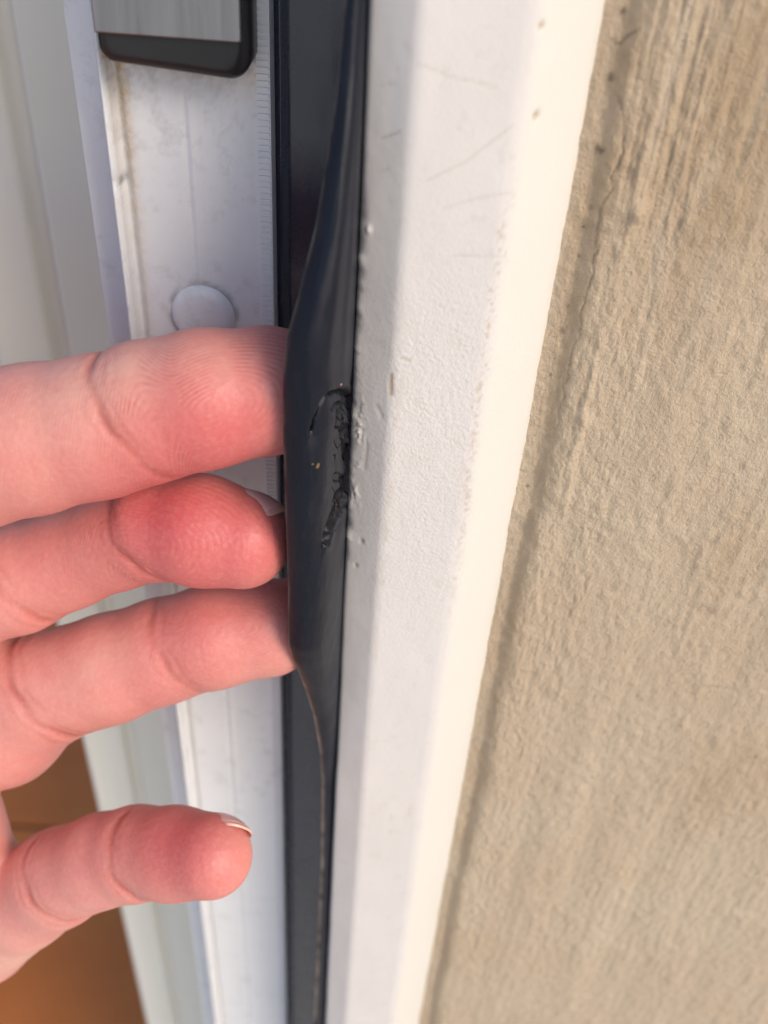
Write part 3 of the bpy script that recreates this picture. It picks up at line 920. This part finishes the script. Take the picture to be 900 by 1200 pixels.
        best[m] = d[m]
        phase[m] = ph[m]
        amp[m] = (am * (sstep(-6, 3, u) * 0.8 + 0.2) * patchy)[m]
    o = mesh('hand', V, F, M_SKIN, attrs={'flush': np.clip(flush, 0, 1), 'pale': np.clip(pale, 0, 1), 'crease': np.clip(cre, 0, 1), 'ridge_phase': phase, 'ridge_amp': np.clip(amp * (1 - 0.5 * (best > 1e8)), 0, 1)})
    tag(o, 'left hand, palm toward viewer, three fingers pulling at the black seal', 'hand')
    return o

# joint creases: place on the finger's axis, axis direction from finger points i to j, lean, bow, width, depth, reach
CREASES = []
def crease(c, f, i, j, lean, bow, w, depth, extra=()):
    CREASES.append((c, f, i, j, lean, bow, w, depth))
    for off, k in extra:
        a = np.array(FING[f][i][:3]); b = np.array(FING[f][j][:3]); u = (a - b) / np.linalg.norm(a - b)
        CREASES.append((tuple(np.array(c) + u * off), f, i, j, lean * 0.9, bow, w * 0.6, depth * k))

def crease_field(p, cr):
    c, f, i, j, lean, bow, w, depth = cr
    c = np.array(c)
    a = np.array(FING[f][i][:3]); b = np.array(FING[f][j][:3])
    u = (a - b) / np.linalg.norm(a - b)
    view = np.array([0.0, -0.783, 0.622])
    view = view - u * (view @ u); view /= np.linalg.norm(view)
    v = np.cross(view, u)
    m = np.linalg.norm(p - c, axis=1) < 12.5
    q = p[m] - c
    qu = q @ u; qv = q @ v; qn = q @ view
    s_ = qu + lean * qv - bow * qv ** 2 + 0.22 * np.sin(qv * 1.1 + c[0])
    g = np.exp(-(s_ / w) ** 2) * sstep(-1.0, 2.2, qn) * (0.75 + 0.25 * np.sin(qv * 0.8 + c[2]))
    return m, g
crease((-29.05, 89.30, -60.57), 'index', 3, 4, 0.24, 0.016, 0.55, 0.62, ((1.5, 0.4), (-1.4, 0.25), (2.8, 0.2)))
crease((-29.41, 90.40, -77.69), 'middle', 2, 3, 0.20, 0.030, 0.60, 0.80, ((1.4, 0.4), (-1.3, 0.3)))
crease((-47.32, 91.00, -87.96), 'middle', 4, 5, 0.25, 0.010, 0.65, 0.50, ((1.6, 0.4), (-1.5, 0.4)))
crease((-26.88, 89.60, -97.70), 'ring', 2, 4, 0.20, 0.012, 0.55, 0.50, ((1.4, 0.5), (-1.2, 0.3)))
crease((-45.52, 87.60, -106.24), 'ring', 4, 5, 0.28, 0.010, 0.65, 0.62, ((1.8, 0.45), (-1.6, 0.4)))
crease((-29.91, 72.40, -122.41), 'pinky', 1, 3, 0.15, 0.020, 0.55, 0.62, ((1.3, 0.35), (-1.2, 0.3)))
crease((-42.45, 73.40, -131.20), 'pinky', 3, 5, 0.12, 0.010, 0.60, 0.70, ((1.5, 0.4), (-1.3, 0.4)))
BULGES = []
FLUSH = [((-19.22, 84.00, -52.54), 6.0, 0.75), ((-28.83, 84.00, -62.20), 4.0, 0.35), ((-17.26, 84.00, -58.87), 4.5, 0.4), ((-38.54, 84.00, -69.15), 7, 0.25),
         ((-27.09, 85.00, -71.42), 4.5, 0.7), ((-18.83, 85.00, -68.08), 4.5, 0.45), ((-13.83, 84.00, -73.27), 3.0, 0.55), ((-20.19, 84.00, -78.00), 4.0, 0.35), ((-41.27, 86.00, -81.90), 6, 0.3),
         ((-20.84, 85.00, -86.34), 6.0, 0.7), ((-31.86, 84.00, -99.52), 5.0, 0.3), ((-38.78, 84.00, -91.11), 4, 0.3), ((-48.08, 84.00, -112.40), 5, 0.3),
         ((-25.35, 67.00, -109.80), 5.0, 0.85), ((-18.74, 68.00, -116.62), 4.5, 0.4), ((-37.89, 68.00, -118.15), 4.5, 0.2)]
PALE = [((-11.25, 85.00, -49.38), 2.2, 0.35), ((-11.53, 85.00, -87.70), 2.2, 0.35), ((-18.87, 86.00, -47.57), 5.0, 0.28), ((-27.96, 86.00, -49.82), 5.0, 0.30), ((-38.44, 82.00, -92.98), 5, 0.22), ((-19.62, 68.00, -122.12), 3, 0.2), ((-34.97, 84.00, -52.85), 6, 0.25), ((-35.27, 83.00, -92.09), 4, 0.25), ((-50.58, 69.00, -148.16), 7, 0.3)]  # blanched tips, plus highlights painted along upper finger edges
hand = build_hand()

def nail(center, along, normal, r, s0, s1, stip, half):
    """a curved plate lying on the rounded end of a finger: bed, and a thin free edge as a sub-part"""
    c = np.array(center, float)
    u = np.array(along, float); u /= np.linalg.norm(u)
    n = np.array(normal, float); n -= u * (n @ u); n /= np.linalg.norm(n)
    v = np.cross(n, u)
    def patch(a0, a1, name, mat, parent):
        nu, nv = 14, 15
        V = []
        for lay in (0, -0.30):
            for i in range(nu):
                t = i / (nu - 1)
                for j in range(nv):
                    w = -1 + 2 * j / (nv - 1)
                    e0 = a0 - 0.5 - 1.5 * w * w if a0 > s0 else a0 + 1.6 * w * w
                    e1 = a1 - 1.5 * w * w
                    q = e0 + (e1 - e0) * t
                    hw = half * (1 - 0.10 * max(0.0, q / 5) ** 2)
                    th = w * hw
                    drop = max(0.0, q) ** 2 / 15.0
                    rad = r + 0.12 - 0.42 * w * w + lay - (0.03 if a0 > s0 else 0)
                    V.append(c + u * q + v * rad * math.sin(th) + n * (rad * math.cos(th) - drop))
        f = grid_faces(nu, nv)
        b = nu * nv
        rim = [i * nv for i in range(nu)] + [(nu - 1) * nv + j for j in range(1, nv)] + [i * nv + nv - 1 for i in range(nu - 2, -1, -1)] + [j for j in range(nv - 2, 0, -1)]
        nr_ = len(rim)
        V = V + [V[i] for i in rim] + [V[i + b] for i in rim]      # the cut edge keeps its own corners
        R = [(2 * b + k, 2 * b + (k + 1) % nr_, 2 * b + nr_ + (k + 1) % nr_, 2 * b + nr_ + k) for k in range(nr_)]
        return mesh(name, V, np.concatenate([f, f[:, ::-1] + b, np.array(R)]), mat, parent)
    bed = patch(s0, stip, 'fingernail', M_NAIL, hand)
    patch(stip, s1, 'nail_edge', M_NAILTIP, bed)

def fing_dir(f, i=0, j=1):
    a = np.array(FING[f][i][:3]); b = np.array(FING[f][j][:3])
    return (a - b) / np.linalg.norm(a - b), a, FING[f][i][3]
for f, nm, s1 in (('middle', (0.15, 0.56, 0.81), 4.7), ('pinky', (0.60, 0.58, 0.55), 5.2), ('index', (0.05, 0.9, -0.3), 5.6), ('ring', (0.05, 0.9, -0.3), 5.6)):
    u, a, r = fing_dir(f, 0, 1)
    nail(a, u, nm, r, -5.5, s1, s1 - 0.7, 0.70 if f != 'pinky' else 0.56)
